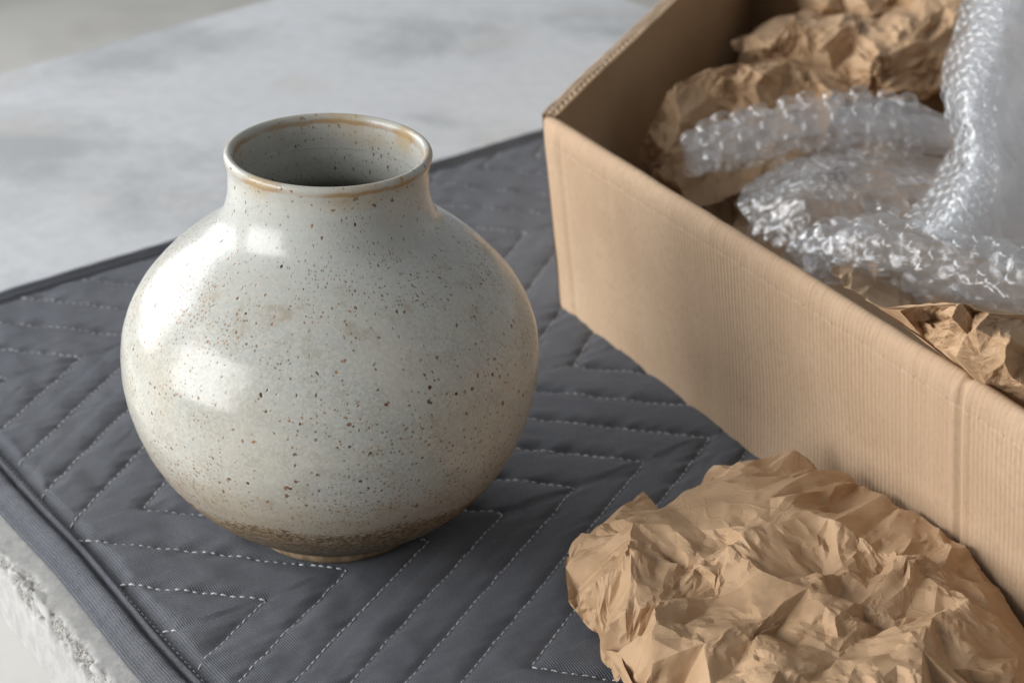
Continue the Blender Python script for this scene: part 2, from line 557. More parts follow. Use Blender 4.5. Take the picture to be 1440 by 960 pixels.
# zigzag: offset of a stitch line along s as a function of n (near to far)
ZN = np.array([-.98, -.86, -.73, -.60, -.4756, -.3456, -.2976, -.1756, -.0469, .0748, .2686, .39, .54, .66, .8])
ZS = np.zeros(len(ZN))
slopes = np.array([1.5, -.92, 1.5, -.95, 1.5, .0, -.92, 1.75, -.97, 1.30, -.92, 1.4, -.92, 1.4])
slopes[5] = 1.5
ZS[1:] = np.cumsum(slopes * np.diff(ZN))
ZS += .0306 - ZS[list(ZN).index(-.0469)]
ndense = np.linspace(-1, .8, 3601)
sdense = np.interp(ndense, ZN, ZS)
ker = np.hanning(9); ker /= ker.sum()
sdense = np.convolve(np.pad(sdense, 4, mode='edge'), ker, 'valid')
gdense = np.gradient(sdense, ndense)


def ZZ(n): return np.interp(n, ndense, sdense)
def ZG(n): return np.interp(n, ndense, gdense)


bn1, bn2, bn3 = Noise2(11), Noise2(12), Noise2(13)


def roll_profile(t):
    """height of the bound edge; t = distance inside the inner seam (negative towards the rim)"""
    K = .0225 / .0285
    pts = np.array([(-.0285, -.0119), (-.0278, -.0108), (-.0262, -.0094), (-.0240, -.0085), (-.0222, -.0078), (-.0205, -.0058), (-.0175, -.0034), (-.0140, -.0022),
                    (-.0110, -.0024), (-.0088, -.0040), (-.0076, -.0076), (-.0069, -.0084), (-.0060, -.0060), (-.0040, -.0022), (-.0020, -.0030), (-.0004, -.0066), (.0, -.0069)])
    return np.interp(t, pts[:, 0] * K, pts[:, 1])


def blanket_z(s, n):
    t = np.minimum(np.minimum(s + .1310, BS1 - .022 - s), np.minimum(b_back(s) - .022 - n, n - BN0 - .022))
    wig = .0012 * bn1(n * 22, s * 22)
    qv = (s + wig - ZZ(n)) / STEP
    f = np.abs(qv - np.round(qv)) * STEP
    g = ZG(n)
    cosA = 1 / np.sqrt(1 + g * g)
    d, w = f * cosA, STEP * cosA / 2
    x = np.clip(d / w, 0, 1)
    flat = smoothstep(-.3, .9, g)
    H = (.0040 - .0019 * flat) + .0007 * bn2(np.round(qv) * 3.7, n * 6)
    puff = H * (1 - (1 - x) ** 3.2) ** .60 + .0008 * flat
    # puckers drawn in towards the seam, running across it
    tang = n * np.sqrt(1 + g * g)
    puck = np.exp(-d / .0075) * bn2(tang * 95, d * 26 + np.round(qv) * 5.3) * .0013
    side = smoothstep(.05, -.08, s)     # looser, more wrinkled cloth near the bound edge
    wr = (.0004 + .0011 * side) * bn3.fbm(s * 30 + n * 12, n * 15 - s * 12, 2) * np.clip(x * 1.6, .2, 1)
    back = smoothstep(.15, .38, n)
    wr = wr + .0011 * back * bn3.fbm(s * 34 + 40, n * 34, 2)
    und = .0007 * bn1(s * 7, n * 7)
    zq = -.0048 + puff + puck + wr + und
    # draw-in next to the binding
    zq = np.minimum(zq, -.0066 + .0062 * smoothstep(0, .013, t) + .0012 * bn2(n * 60 + s * 60, t * 40) * smoothstep(0, .006, t))
    # scrunch lines across the bound edge
    scr = bn2((n + s * .3) * 150, t * 55) * .00055 + bn1((n - s) * 30, t * 20) * .0006
    zr = roll_profile(t) + scr * smoothstep(-.022, -.015, t) * (1 - smoothstep(-.004, 0, t))
    z = np.where(t > 0, zq, zr)
    # pressed flat under the vase
    rv = np.hypot(s * E[0] + n * Nn[0], s * E[1] + n * Nn[1])
    z = z + (np.minimum(z, -.0032) - z) * smoothstep(.062, .046, rv)
    return np.clip(z, TABLE_Z + .0001, .0012)


NS, NV = 470, 600
ss = np.concatenate([np.linspace(BS0, -.125, 45)[:-1], np.linspace(-.125, .46, 330)[:-1], np.linspace(.46, BS1, 60)])
vv = np.linspace(0, 1, NV)
SS, VV = np.meshgrid(ss, vv, indexing='ij')
NNb = BN0 + (b_back(SS) + .0005 - BN0) * VV
# the bound edge is not ruler-straight
edge_w = .0022 * bn1(NNb * 9, NNb * 0 + 3) * smoothstep(-.05, -.153, SS)
BZ = blanket_z(SS, NNb)
Vb = sn(SS + edge_w, NNb, BZ).reshape(-1, 3)
mesh('quilted_cloth', Vb, grid_faces(len(ss), NV), m_cloth, blanket, True, np.stack([SS.ravel(), NNb.ravel()], -1))


def stitches(name, P0, P1, Nrm, rad, lift, mat, parent):
    """a small tapered thread dash from P0 to P1 for each row"""
    P0, P1 = np.asarray(P0), np.asarray(P1)
    K = len(P0)
    T = P1 - P0
    L = np.linalg.norm(T, axis=1, keepdims=True)
    T = T / L
    B = np.cross(T, np.broadcast_to(Nrm, T.shape))
    B /= np.linalg.norm(B, axis=1, keepdims=True)
    U = np.cross(B, T)
    rad = np.broadcast_to(rad, (K,))[:, None, None]
    rings = []
    for f, rr, zz in ((0, .45, -.35), (.12, .95, .15), (.5, 1., lift), (.88, .95, .15), (1, .45, -.35)):
        a = np.linspace(0, 2 * PI, 6, endpoint=False)
        c = P0 + T * L * f
        rings.append(c[:, None] + rad * (rr * (np.cos(a)[None, :, None] * B[:, None] + np.sin(a)[None, :, None] * U[:, None]) + zz * U[:, None]))
    V = np.stack(rings, 1).reshape(-1, 3)           # K,5,6
    f1 = grid_faces(5, 6, True)
    Fc = (f1[None] + (np.arange(K) * 30)[:, None, None]).reshape(-1, 4)
    o = mesh(name, V, Fc, mat, parent)
    return tag(o, kind='stuff')


rngS = np.random.default_rng(5)
A0, A1, Bb0, Bb1 = [], [], [], []
for k in range(-26, 40):
    npos, pts = BN0 + .03, []
    nd = np.linspace(BN0 + .03, .47, 5000)
    sd = ZZ(nd) + k * STEP
    sd = sd - .0012 * bn1(nd * 22, sd * 22)
    ok = (sd > -.1305) & (sd < BS1 - .029) & (nd < b_back(sd) - .0285)
    al = np.concatenate([[0], np.cumsum(np.hypot(np.diff(sd), np.diff(nd)))])
    marks = np.arange(.002, al[-1], .0052)
    marks = marks + rngS.normal(0, .00022, len(marks))
    ln = .0037 + rngS.normal(0, .0002, len(marks))
    okm = np.interp(marks, al, ok.astype(float)) > .99
    n0, n1 = np.interp(marks, al, nd), np.interp(marks + ln, al, nd)
    s0, s1 = np.interp(marks, al, sd), np.interp(marks + ln, al, sd)
    g = ZG((n0 + n1) / 2)
    for sel, LA, LB in ((okm & (g > 0), A0, A1), (okm & (g <= 0), Bb0, Bb1)):
        if sel.any():
            LA.append(np.stack([s0[sel], n0[sel]], -1))
            LB.append(np.stack([s1[sel], n1[sel]], -1))


def lift_pts(a, up):
    a = np.concatenate(a)
    return sn(a[:, 0], a[:, 1], blanket_z(a[:, 0], a[:, 1]) + up)


UP = np.array([0, 0, 1.])
pB0, pB1 = lift_pts(Bb0, .0006), lift_pts(Bb1, .0006)
stitches('stitching', pB0, pB1, UP, .00058, .6, m_thread, blanket)
pA0, pA1 = lift_pts(A0, .0003), lift_pts(A1, .0003)
stitches('stitching', pA0, pA1, UP, .00048, .6, m_thread_mid, blanket)
# binding seams
mk = np.arange(BN0 + .03, .37, .0047)
e0 = np.stack([np.full_like(mk, -.1308), mk], -1)
e1 = np.stack([np.full_like(mk, -.1308), mk + .0030], -1)
stitches('binding_stitching', lift_pts([e0], .0001), lift_pts([e1], .0001), UP, .00040, .6, m_thread_mid, blanket)
e0[:, 0] = e1[:, 0] = -.1365
stitches('binding_stitching', lift_pts([e0], .0002), lift_pts([e1], .0002), UP, .00042, .6, m_thread_dark, blanket)

# ================================================================== VASE
vase = empty('ceramic_vase', (0, 0, -.0034))
tag(vase, 'round speckled pale stoneware vase with a short wide neck on the grey blanket', 'vase')
VH = .2236


def catmull(P, per=10):
    P = np.asarray(P, float)
    Q = np.vstack([2 * P[0] - P[1], P, 2 * P[-1] - P[-2]])
    out = []
    for i in range(1, len(Q) - 2):
        for t in np.linspace(0, 1, per, endpoint=False):
            a, b, c, d = Q[i - 1], Q[i], Q[i + 1], Q[i + 2]
            out.append(.5 * (2 * b + (c - a) * t + (2 * a - 5 * b + 4 * c - d) * t ** 2 + (-a + 3 * b - 3 * c + d) * t ** 3))
    out.append(P[-1])
    return np.array(out)


vn = Noise2(21)


def lathe(name, P, mat, parent, seg=160, wob=1., seam=PI / 2):
    P = np.asarray(P)
    a = np.linspace(0, 2 * PI, seg + 1) + seam
    R = P[:, 0][:, None] * (1 + wob * (.0035 * np.cos(2 * a + .6) + .002 * np.cos(3 * a + 2))[None])
    # throwing rings
    R = R + wob * .00007 * np.sin(P[:, 1] * 520)[:, None]
    Z = np.broadcast_to(P[:, 1][:, None], R.shape)
    V = np.stack([R * np.cos(a)[None], R * np.sin(a)[None], Z], -1).reshape(-1, 3)
    arc_ = np.concatenate([[0], np.cumsum(np.hypot(*np.diff(P, axis=0).T))])
    uv = np.stack(np.broadcast_arrays(((a - seam) * P[:, 0].max())[None], arc_[:, None]), -1).reshape(-1, 2)
    return mesh(name, V + np.array(parent.location), grid_faces(len(P), seg + 1), mat, parent, True, uv)


body = [(.0468, .0062), (.0520, .0090), (.0645, .0175), (.0785, .0288), (.0930, .0455), (.1035, .0640), (.1105, .0860), (.1128, .1060), (.1105, .1265),
        (.1020, .1455), (.0880, .1625), (.0740, .1745), (.0645, .1815), (.0583, .1872), (.0545, .1950), (.0526, .2040), (.0522, .2120)]
rim = [(.0522, .2120), (.0524, .2165), (.0531, .2200), (.0538, .2226), (.0538, .2245), (.0529, .2258), (.0516, .2262), (.0502, .2256), (.0492, .2240),
       (.0483, .2190), (.0477, .2080)]
inner = [(.0477, .2080), (.0478, .1970), (.0500, .1880), (.0560, .1810), (.0700, .1700), (.0880, .1550), (.1000, .1380), (.1060, .1100), (.1000, .0700), (.0800, .0350), (.0500, .0160), (.0200, .0130), (.0004, .0130)]
foot = [(.0010, .0030), (.0340, .0030), (.0385, .0012), (.0415, .0000), (.0450, .0004), (.0470, .0020), (.0476, .0042), (.0468, .0062)]
pb = catmull(body + rim + inner, 9)
ib = (len(body) - 1) * 9 + 1
ir = ib + len(rim) * 9
lathe('body', pb[:ib], m_glaze, vase)
lathe('rim', pb[ib - 1:ir], m_rim, vase, seam=.15)
lathe('inner_wall', pb[ir - 1:], m_inner, vase, 96, seam=-PI / 2)
lathe('foot', catmull(foot, 6), m_foot, vase, 120, .6)
# it stands on soft padding, a touch off plumb
vase.location = (-.0026, 0, -.0032)
vase.rotation_euler = (0, math.radians(1.5), 0)

# ================================================================== BOX
B0 = np.array([.1295, .2785, -.0030])
T0 = np.array([.1158, .2710, .1400])
dF = np.array([.2262, -.4078, 0]); dF /= np.linalg.norm(dF)
dS = np.array([math.cos(math.radians(70)), math.sin(math.radians(70)), 0])
LF, LS = .60, .52
carton = empty('cardboard_box', tuple(B0))
tag(carton, 'open brown cardboard box holding crumpled paper and bubble wrap', 'box')
outF = np.array([dF[1], -dF[0], 0])          # towards the vase
if outF[0] > 0: outF = -outF
upF = T0 - B0
hF = np.linalg.norm(upF)
cn = Noise2(31)

# front wall: outer face, rolled-over top, inner flap
thick = .0140
pv = [(0., 0.)]
H1 = .1225
for z in np.linspace(.003, H1, 34): pv.append((0., z))
# rounding over
for a in np.linspace(0.05, PI, 18):
    pv.append((-thick / 2 + thick / 2 * math.cos(a), H1 + .0165 * math.sin(a) ** .8 if math.sin(a) > 0 else H1))
for z in np.linspace(H1 - .004, .012, 14): pv.append((-thick, z))
pv = np.array(pv)
av = np.concatenate([[0], np.cumsum(np.hypot(*np.diff(pv, axis=0).T))])
us = np.concatenate([np.linspace(0, .03, 16)[:-1], np.linspace(.03, .405, 120)[:-1], np.linspace(.405, .435, 40)[:-1], np.linspace(.435, LF, 40)])
UU, PV = np.meshgrid(us, np.arange(len(pv)), indexing='ij')
off, zz = pv[PV, 0], pv[PV, 1]
outer = smoothstep(-.004, 0, off)
off = off - .0011 * np.exp(-((UU - .4205) / .0016) ** 2) * outer + .0007 * np.exp(-((np.abs(UU - .4205) - .0045) / .0022) ** 2) * outer
off = off - .0010 * np.exp(-((UU - .026) / .003) ** 2) * outer
off = off + .0016 * cn.fbm(UU * 5, zz * 9, 2) * smoothstep(0, .03, zz) + .00025 * cn.fbm(UU * 60, zz * 25 + 7, 2) * smoothstep(H1 - .01, H1 + .004, zz)
off = off - .0035 * np.exp(-UU / .004) * outer                    # rounded corner
zz = zz + .0004 * cn.fbm(UU * 22 + 3, off * 90, 2) * smoothstep(H1, H1 + .008, zz) - .0018 * np.exp(-((UU - .4205) / .0025) ** 2) * smoothstep(H1, H1 + .008, zz)
P = B0[None, None] + dF * UU[..., None] + upF[None, None] * (zz / .140)[..., None] + outF * off[..., None]
front = mesh('front_wall', P.reshape(-1, 3), grid_faces(len(us), len(pv))[:, ::-1], m_card_front, carton, True,
             np.stack([UU.ravel(), av[PV].ravel()], -1))


def fluted_wall(name, pA, pB, out, h, lean0, lean1, seed=0):
    """double-wall board seen at its cut top edge: two liners, a middle liner and two wavy sheets between them"""
    pA, pB = np.asarray(pA, float), np.asarray(pB, float)
    L = np.linalg.norm(pB - pA)
    d = (pB - pA) / L
    root = empty(name, tuple(B0))
    root.parent = carton
    root.location = (0, 0, 0)
    nzz = Noise2(seed)
    W = .0105
    def lean(u): return lean0 * (1 - u / L)[:, None] + lean1 * (u / L)[:, None]
    def sheet(nm, o0, o1, mat, parent):
        us_ = np.linspace(0, L, 60)
        rows = []
        for zf, oo in ((0, o0), (.5, o0), (1, o0), (1, o1), (.5, o1), (0, o1)):
            bow = .0015 * nzz(us_ * 6, us_ * 0 + zf * 2)
            zt = h * zf + (.0006 * nzz(us_ * 40, us_ * 0 + oo * 900) if zf == 1 else 0)
            rows.append(pA + d * us_[:, None] + np.array([0, 0, 1.]) * np.broadcast_to(zt, us_.shape)[:, None] + out * (oo + bow)[:, None] + zf * lean(us_))
        V = np.stack(rows, 1)
        uv = np.stack([np.repeat(us_, 6), np.tile(np.array([0, .5, 1, 1.01, 1.5, 2]) * h, 60)], -1)
        base = V.reshape(-1, 3)
        o = mesh(nm, base - B0, grid_faces(60, 6, True), mat, None, False, uv)
        o.parent = root
        return o
    sheet('outer_liner', 0., -.0013, m_flute, root)
    sheet('inner_liner', -W, -W + .0010, m_card, root)
    sheet('middle_liner', -.0042, -.0049, m_flute, root)
    for nm, c, amp, wl in (('fluting', -.00275, .0012, .0062), ('fluting', -.0072, .0020, .0090)):
        us_ = np.arange(.002, L - .002, wl / 10)
        ph = 2 * PI * us_ / wl + .8 * nzz(us_ * 25, us_ * 0 + c * 1000)
        rows = []
        for zf in (.82, .995):
            bow = .0015 * nzz(us_ * 6, us_ * 0 + zf * 2)
            for dd in (-.00026, .00026):
                oo = c + amp * np.sin(ph) + dd + bow
                rows.append(pA + d * us_[:, None] + np.array([0, 0, h * zf + (.0006 if zf > .9 else 0)]) + out * oo[:, None] + zf * lean(us_))
        V = np.stack([rows[0], rows[2], rows[3], rows[1]], 1)
        o = mesh(nm, V.reshape(-1, 3) - B0, grid_faces(len(us_), 4, True), m_flute, None, True, np.zeros((len(us_) * 4, 2)))
        o.parent = root
    return root


c00 = B0 + dF * .0020 - outF * .0015
LEAN = np.array([T0[0] - B0[0], T0[1] - B0[1], 0])
ZERO = LEAN * 0
cFar = np.array([B0[0], B0[1], -.003]) + dF * LF
c10 = c00 + dS * LS
c11 = cFar + dS * LS
def outward(a, b, inside):
    d = (b - a) / np.linalg.norm(b - a)
    o_ = np.array([d[1], -d[0], 0])
    return o_ if np.dot(inside - a, o_) < 0 else -o_
cen = (c00 + c10 + c11 + cFar) / 4
fluted_wall('side_wall', c00, c10, outward(c00, c10, cen), .1435, LEAN, ZERO, 41)
fluted_wall('back_wall', c10, c11, outward(c10, c11, cen), .1405, ZERO, ZERO, 42)
fluted_wall('end_wall', c11, cFar, outward(cFar, c11, cen), .1405, ZERO, LEAN, 43)
ins = lambda c, k=.022: c + (cen - c) / np.linalg.norm(cen - c) * k
q4 = [ins(c00), ins(cFar), ins(c11), ins(c10)]
V = [(p[0], p[1], -.0015) for p in q4] + [(p[0], p[1], .0035) for p in q4]
mesh('bottom', V, [(3, 2, 1, 0), (4, 5, 6, 7), (0, 1, 5, 4), (1, 2, 6, 5), (2, 3, 7, 6), (3, 0, 4, 7)], m_card, carton, False, [(0, 0)] * 8)

#PAPER#
# ================================================================== CRUMPLED PAPER
from mathutils.geometry import delaunay_2d_cdt


def ctrl_surface(C):
    """smooth surface through a small grid of points (Catmull-Rom in both directions)"""
    C = np.asarray(C, float)

    def basis(t, n):
        x = t * (n - 1)
        i = np.clip(np.floor(x).astype(int), 0, n - 2)
        f = x - i
        W = np.zeros(t.shape + (n,))
        w = [-.5 * f + f ** 2 - .5 * f ** 3, 1 - 2.5 * f ** 2 + 1.5 * f ** 3, .5 * f + 2 * f ** 2 - 1.5 * f ** 3, -.5 * f ** 2 + .5 * f ** 3]
        for k in range(4):
            np.put_along_axis(W, np.clip(i + k - 1, 0, n - 1)[..., None], np.take_along_axis(W, np.clip(i + k - 1, 0, n - 1)[..., None], -1) + w[k][..., None], -1)
        return W

    def f(U, V):
        return np.einsum('...i,...j,ijk->...k', basis(U, C.shape[0]), basis(V, C.shape[1]), C)
    return f


def tri_edges(T):
    return np.sort(np.concatenate([T[:, [0, 1]], T[:, [1, 2]], T[:, [2, 0]]]), axis=1)


def vert_normals(P, T):
    fn = np.cross(P[T[:, 1]] - P[T[:, 0]], P[T[:, 2]] - P[T[:, 0]])
    vn_ = np.zeros_like(P)
    for k in range(3): np.add.at(vn_, T[:, k], fn)
    return vn_ / (np.linalg.norm(vn_, axis=1, keepdims=True) + 1e-15)


def crease_refine(P, T, levels, amp, seed, ratio=.5, tail=2.2, tang=.35, relax=1, quiet=None, curl=0.):
    """break each flat facet into smaller ones; harder where the sheet was crushed more"""
    rng = np.random.default_rng(seed)
    reg = Noise2(seed + 100)
    a = amp
    for lv in range(levels):
        e = tri_edges(T)
        ue, inv = np.unique(e, axis=0, return_inverse=True)
        inv = inv.ravel()
        bnd = np.bincount(inv, minlength=len(ue)) == 1
        w = rng.uniform(.38, .62, len(ue))[:, None] if lv < 2 else np.full((len(ue), 1), .5)
        M = P[ue[:, 0]] * (1 - w) + P[ue[:, 1]] * w
        N = vert_normals(P, T)
        Nm = N[ue[:, 0]] + N[ue[:, 1]]
        Nm /= np.linalg.norm(Nm, axis=1, keepdims=True) + 1e-15
        ln = np.linalg.norm(P[ue[:, 0]] - P[ue[:, 1]], axis=1)
        strength = np.clip(.62 + .75 * reg.fbm(M[:, 0] * 24, M[:, 1] * 24 + M[:, 2] * 24, 2), .15, 1.3)
        if quiet is not None: strength = strength * quiet(M)
        hv = rng.uniform(0, 1, len(ue)) ** tail * rng.choice([-1, 1], len(ue)) * 1.7 * a * strength
        hv = np.clip(hv, -.30 * ln, .30 * ln)
        M = M + Nm * hv[:, None] + rng.normal(0, 1, M.shape) * (tang * .5 * a * strength)[:, None] * np.minimum(1, ln / (4 * a))[:, None]
        base = len(P)
        P = np.concatenate([P, M])
        m0, m1, m2 = (base + inv[k * len(T):(k + 1) * len(T)] for k in range(3))
        T = np.concatenate([np.stack([T[:, 0], m0, m2], 1), np.stack([m0, T[:, 1], m1], 1), np.stack([m2, m1, T[:, 2]], 1), np.stack([m0, m1, m2], 1)])
        a *= ratio
    e = np.unique(tri_edges(T), axis=0)
    deg = np.bincount(e.ravel(), minlength=len(P))[:, None]
    for _ in range(relax):
        acc = np.zeros_like(P)
        np.add.at(acc, e[:, 0], P[e[:, 1]])
        np.add.at(acc, e[:, 1], P[e[:, 0]])
        P = P + .3 * (acc / deg - P)
    return P, T


def sharp_mesh(name, P, T, mat, parent=None, sharp=17.):
    """creases stay crisp, facets stay smooth"""
    o = mesh(name, P, T, mat, parent, True)
    me = o.data
    fn = np.zeros(len(me.polygons) * 3); me.polygons.foreach_get('normal', fn); fn = fn.reshape(-1, 3)
    ev = np.zeros(len(me.edges) * 2, dtype=np.int32); me.edges.foreach_get('vertices', ev); ev = np.sort(ev.reshape(-1, 2), axis=1)
    lvx = np.zeros(len(me.loops), dtype=np.int32); me.loops.foreach_get('vertex_index', lvx); tri = lvx.reshape(-1, 3)
    e = tri_edges(tri)
    fi = np.tile(np.arange(len(tri)), 3)
    key = e[:, 0].astype(np.int64) * 10_000_000 + e[:, 1]
    od = np.argsort(key, kind='stable')
    ks, fs = key[od], fi[od]
    same = ks[1:] == ks[:-1]
    cosang = np.sum(fn[fs[1:]] * fn[fs[:-1]], axis=1)
    bad = np.unique(ks[1:][same & (cosang < math.cos(math.radians(sharp)))])
    ek = ev[:, 0].astype(np.int64) * 10_000_000 + ev[:, 1]
    at_ = me.attributes.new('sharp_edge', 'BOOLEAN', 'EDGE')
    at_.data.foreach_set('value', np.isin(ek, bad))
    return o


def triangulate(XY):
    res = delaunay_2d_cdt([Vector((p[0], p[1])) for p in XY], [], [], 0, 1e-7)
    keep = [r[0] for r in res[3]]
    return np.array(keep), np.array([tuple(f) for f in res[2]], dtype=int)


def crumpled_sheet(name, surf, size, spacing, amp, levels, seed, mat, parent=None, ratio=.5, tail=2.2, tang=.35, relax=1, quiet=None, post=None, sharp=17.):
    """a creased sheet lying roughly on surf(u,v)"""
    rng = np.random.default_rng(seed)
    lu, lv = size
    nu_, nv_ = max(2, round(lu / spacing)), max(2, round(lv / spacing))
    pts = []
    for i in range(nu_ + 1):
        for j in range(nv_ + 1):
            du, dv = rng.uniform(-.42, .42, 2)
            if i in (0, nu_): du = 0
            if j in (0, nv_): dv = 0
            pts.append((np.clip((i + du) / nu_, 0, 1), np.clip((j + dv + (.25 if i % 2 and 0 < j < nv_ else 0)) / nv_, 0, 1)))
    pts = np.array(pts)
    keep, T = triangulate(pts * np.array([lu, lv]))
    U, V = pts[keep, 0], pts[keep, 1]
    P = surf(U, V)
    N = vert_normals(P, T)
    P = P + N * (rng.uniform(-1, 1, len(P)) * amp)[:, None] + rng.normal(0, tang * amp, P.shape)
    P, T = crease_refine(P, T, levels, amp * ratio, seed + 1, ratio, tail, tang, relax, quiet)
    if post is not None: P = post(P)
    return sharp_mesh(name, P, T, mat, parent, sharp)


def on_ground(P):
    P[:, 2] = np.where(P[:, 2] < .002, .002 + (P[:, 2] - .002) * .15, P[:, 2])
    P[:, 2] = np.maximum(P[:, 2], -.003)
    # the box wall stops the paper
    d_ = (P[:, 0] - B0[0]) * outF[0] + (P[:, 1] - B0[1]) * outF[1]
    lim = .004 + .0156 * np.clip(P[:, 2], 0, .14) / .14
    push = np.maximum(lim - d_, 0)
    P[:, 0] += outF[0] * push
    P[:, 1] += outF[1] * push
    return P


# ---- the wad on the blanket, in front of the box: main peaks and hollows (spot on the photograph, height in mm)
WAD = """905,690,40 930,716,30 1004,653,40 1090,644,44 1150,660,40 1206,682,42 1265,713,44 1335,750,44 1385,805,36 1420,850,30 1455,905,24
795,797,17 805,770,22 840,744,30 862,728,33 835,817,30 815,838,14 826,881,5 845,920,3 867,960,2
890,735,50 888,778,52 866,800,40 927,847,37 977,872,33 943,709,44 1027,767,58 985,745,50 960,800,38 1000,820,36 1066,739,63 1073,803,52 1011,840,33
1105,698,66 1060,690,56 1160,808,52 1094,812,44 1039,660,50 1147,723,64 1200,748,62 1254,778,54 1270,782,66 1312,867,60 1300,810,54 1160,819,36 1225,810,42
1137,826,64 1174,867,63 1069,872,57 922,877,52 880,860,34 917,932,44 870,915,24 991,904,56 1040,930,46 1087,895,44 1096,940,58 1234,960,60 1180,925,46
1211,849,56 1238,895,44 1298,913,60 1270,870,48 1348,854,56 1325,800,52 1367,909,52 1403,936,44 1435,924,32 1340,940,46 1380,860,46
1140,960,50 1000,965,46 940,985,48 900,1000,22 1060,1000,54 1180,1010,50 1290,1000,52 1380,1000,44 1440,985,32 1480,960,16 1500,1010,8
1000,1050,26 1120,1060,30 1240,1065,34 1350,1060,26 1450,1060,8 960,1090,3 1100,1110,2 1240,1120,2 1370,1110,2 920,1040,4 885,990,2"""
W3 = np.array([at(x, y, (z if z < 30 else 30 + (z - 30) * .35 + max(0, (z - 30)) * .38 + 3) / 1000) for x, y, z in (map(float, w.split(',')) for w in WAD.split())])
# tucked-under back: ground points behind the far outline
bk = np.array([at(x, y, .04) for x, y in ((905, 690), (950, 670), (1004, 653), (1090, 644), (1206, 682), (1265, 713), (1335, 750), (1400, 825))])
bk = bk + np.array([.006, .012, 0])
bk[:, 2] = .0
lf = np.array([at(x, y, .01) for x, y in ((797, 800), (808, 768), (850, 735))]) + np.array([.004, .004, 0])
lf[:, 2] = -.001
W3 = np.vstack([W3, bk, lf])
keep, WT = triangulate(W3[:, :2])
W3 = W3[keep]
# drop slivers on the hull
ed = np.linalg.norm(W3[WT] - W3[np.roll(WT, 1, axis=1)], axis=2).max(1)
WT = WT[ed < .085]
WP, WT = crease_refine(W3, WT, 4, .0056, 12, ratio=.44, tail=2.0, tang=.30, relax=1)
wad = sharp_mesh('kraft_paper_wad', on_ground(WP), WT, m_kraft)
tag(wad, 'big crumpled brown kraft paper wad on the blanket in front of the box', 'paper')

# ---- papers inside the box
def paper_from_spots(name, text, label, levels, amp, seed, maxedge=.12, ratio=.5, tail=1.9):
    S = np.array([tuple(map(float, w.split(','))) for w in text.split()])
    A = np.array([at(x, y, z / 1000) for x, y, z in S])
    keep, T = triangulate(S[:, :2] * np.array([.001, -.001]))
    A = A[keep]
    ed = np.linalg.norm(A[T] - A[np.roll(T, 1, axis=1)], axis=2).max(1)
    T = T[ed < maxedge]
    # keep the largest connected piece
    lab = np.arange(len(A))
    for _ in range(60):
        mn = lab[T].min(1)
        for k in range(3): np.minimum.at(lab, T[:, k], mn)
    big = np.bincount(lab[T[:, 0]]).argmax()
    T = T[lab[T[:, 0]] == big]
    P, T = crease_refine(A, T, levels, amp, seed, ratio=ratio, tail=tail, tang=.4, relax=1)
    o = sharp_mesh(name, P, T, m_kraft)
    return tag(o, label, 'paper', 'kraft papers packed in the box')


def fill_surface(U, V):
    a, b = .035 + U * (LF - .07), .03 + V * (LS - .06)
    P = B0[None] + dF[None] * np.asarray(a)[..., None] + dS[None] * np.asarray(b)[..., None] - outF * .012
    P[..., 2] = .050 + .012 * np.sin(U * 7 + 1) * np.cos(V * 6) - .035 * np.exp(-V / .12) * np.exp(-U / .25)
    return P


o = crumpled_sheet('kraft_paper', fill_surface, (LF, LS), .055, .012, 3, 77, m_kraft, ratio=.5)
tag(o, 'brown kraft paper lining the bottom of the box under the bubble wrap', 'paper', 'kraft papers packed in the box')

paper_from_spots('kraft_paper', """900,225,72 912,195,88 925,172,98 948,132,118 952,118,121 995,97,126 1050,92,123 1108,86,122 1140,98,114 1172,131,120 1000,135,110 958,165,108 985,190,92
1060,120,116 1100,122,106 1150,142,100 1020,160,96 940,212,92 930,250,78 1000,235,78 1080,180,88 1200,155,92 970,292,62 1050,270,66 1150,210,78 1250,170,84
1020,108,120 1075,104,124 975,118,118 1128,112,112 1185,142,108 1040,140,104 925,205,96 915,230,80 950,255,78 1010,285,64""",
    'creased brown paper beside the dark inner side wall, behind the rolled bubble wrap', 4, .0068, 51)
paper_from_spots('kraft_paper', """1032,58,116 1045,76,108 1063,70,117 1129,37,134 1199,31,136 1270,42,139 1330,8,143 1382,-8,143 1354,78,126 1335,101,114 1284,126,108 1240,120,112 1200,70,116
1225,92,132 1300,60,138 1170,100,106 1110,82,108 1250,78,134 1310,105,112 1160,62,126 1190,112,104 1090,58,124 1140,84,112 1280,98,120 1350,40,136 1320,76,128 1210,50,128
1040,52,98 1120,20,108 1200,12,110 1290,-12,118 1420,-40,128 1400,60,112 1380,110,100 1300,140,96 1215,140,96""",
    'creased brown paper heaped highest, left of the upright bubble wrap', 4, .0068, 52, .2)
paper_from_spots('kraft_paper', """1150,26,104 1163,6,124 1200,-16,132 1260,-12,130 1292,12,112 1232,20,120 1190,20,112 1300,-45,132 1160,-42,122 1215,0,128 1180,-4,118 1245,4,122 1230,-35,130 1100,-20,100 1130,20,92""",
    'scrap of brown paper at the very back beside the dark inner wall', 4, .0045, 53, .25)
paper_from_spots('kraft_paper', """1168,375,135 1200,378,126 1234,372,120 1261,390,114 1307,428,106 1182,392,138 1196,408,137 1216,421,138 1236,432,138 1262,448,134 1290,440,116 1330,480,98 1230,400,121 1265,420,116
1180,372,120 1215,366,110 1280,380,100""",
    'shaded flat flap of brown paper just inside the front wall', 3, .0018, 54)
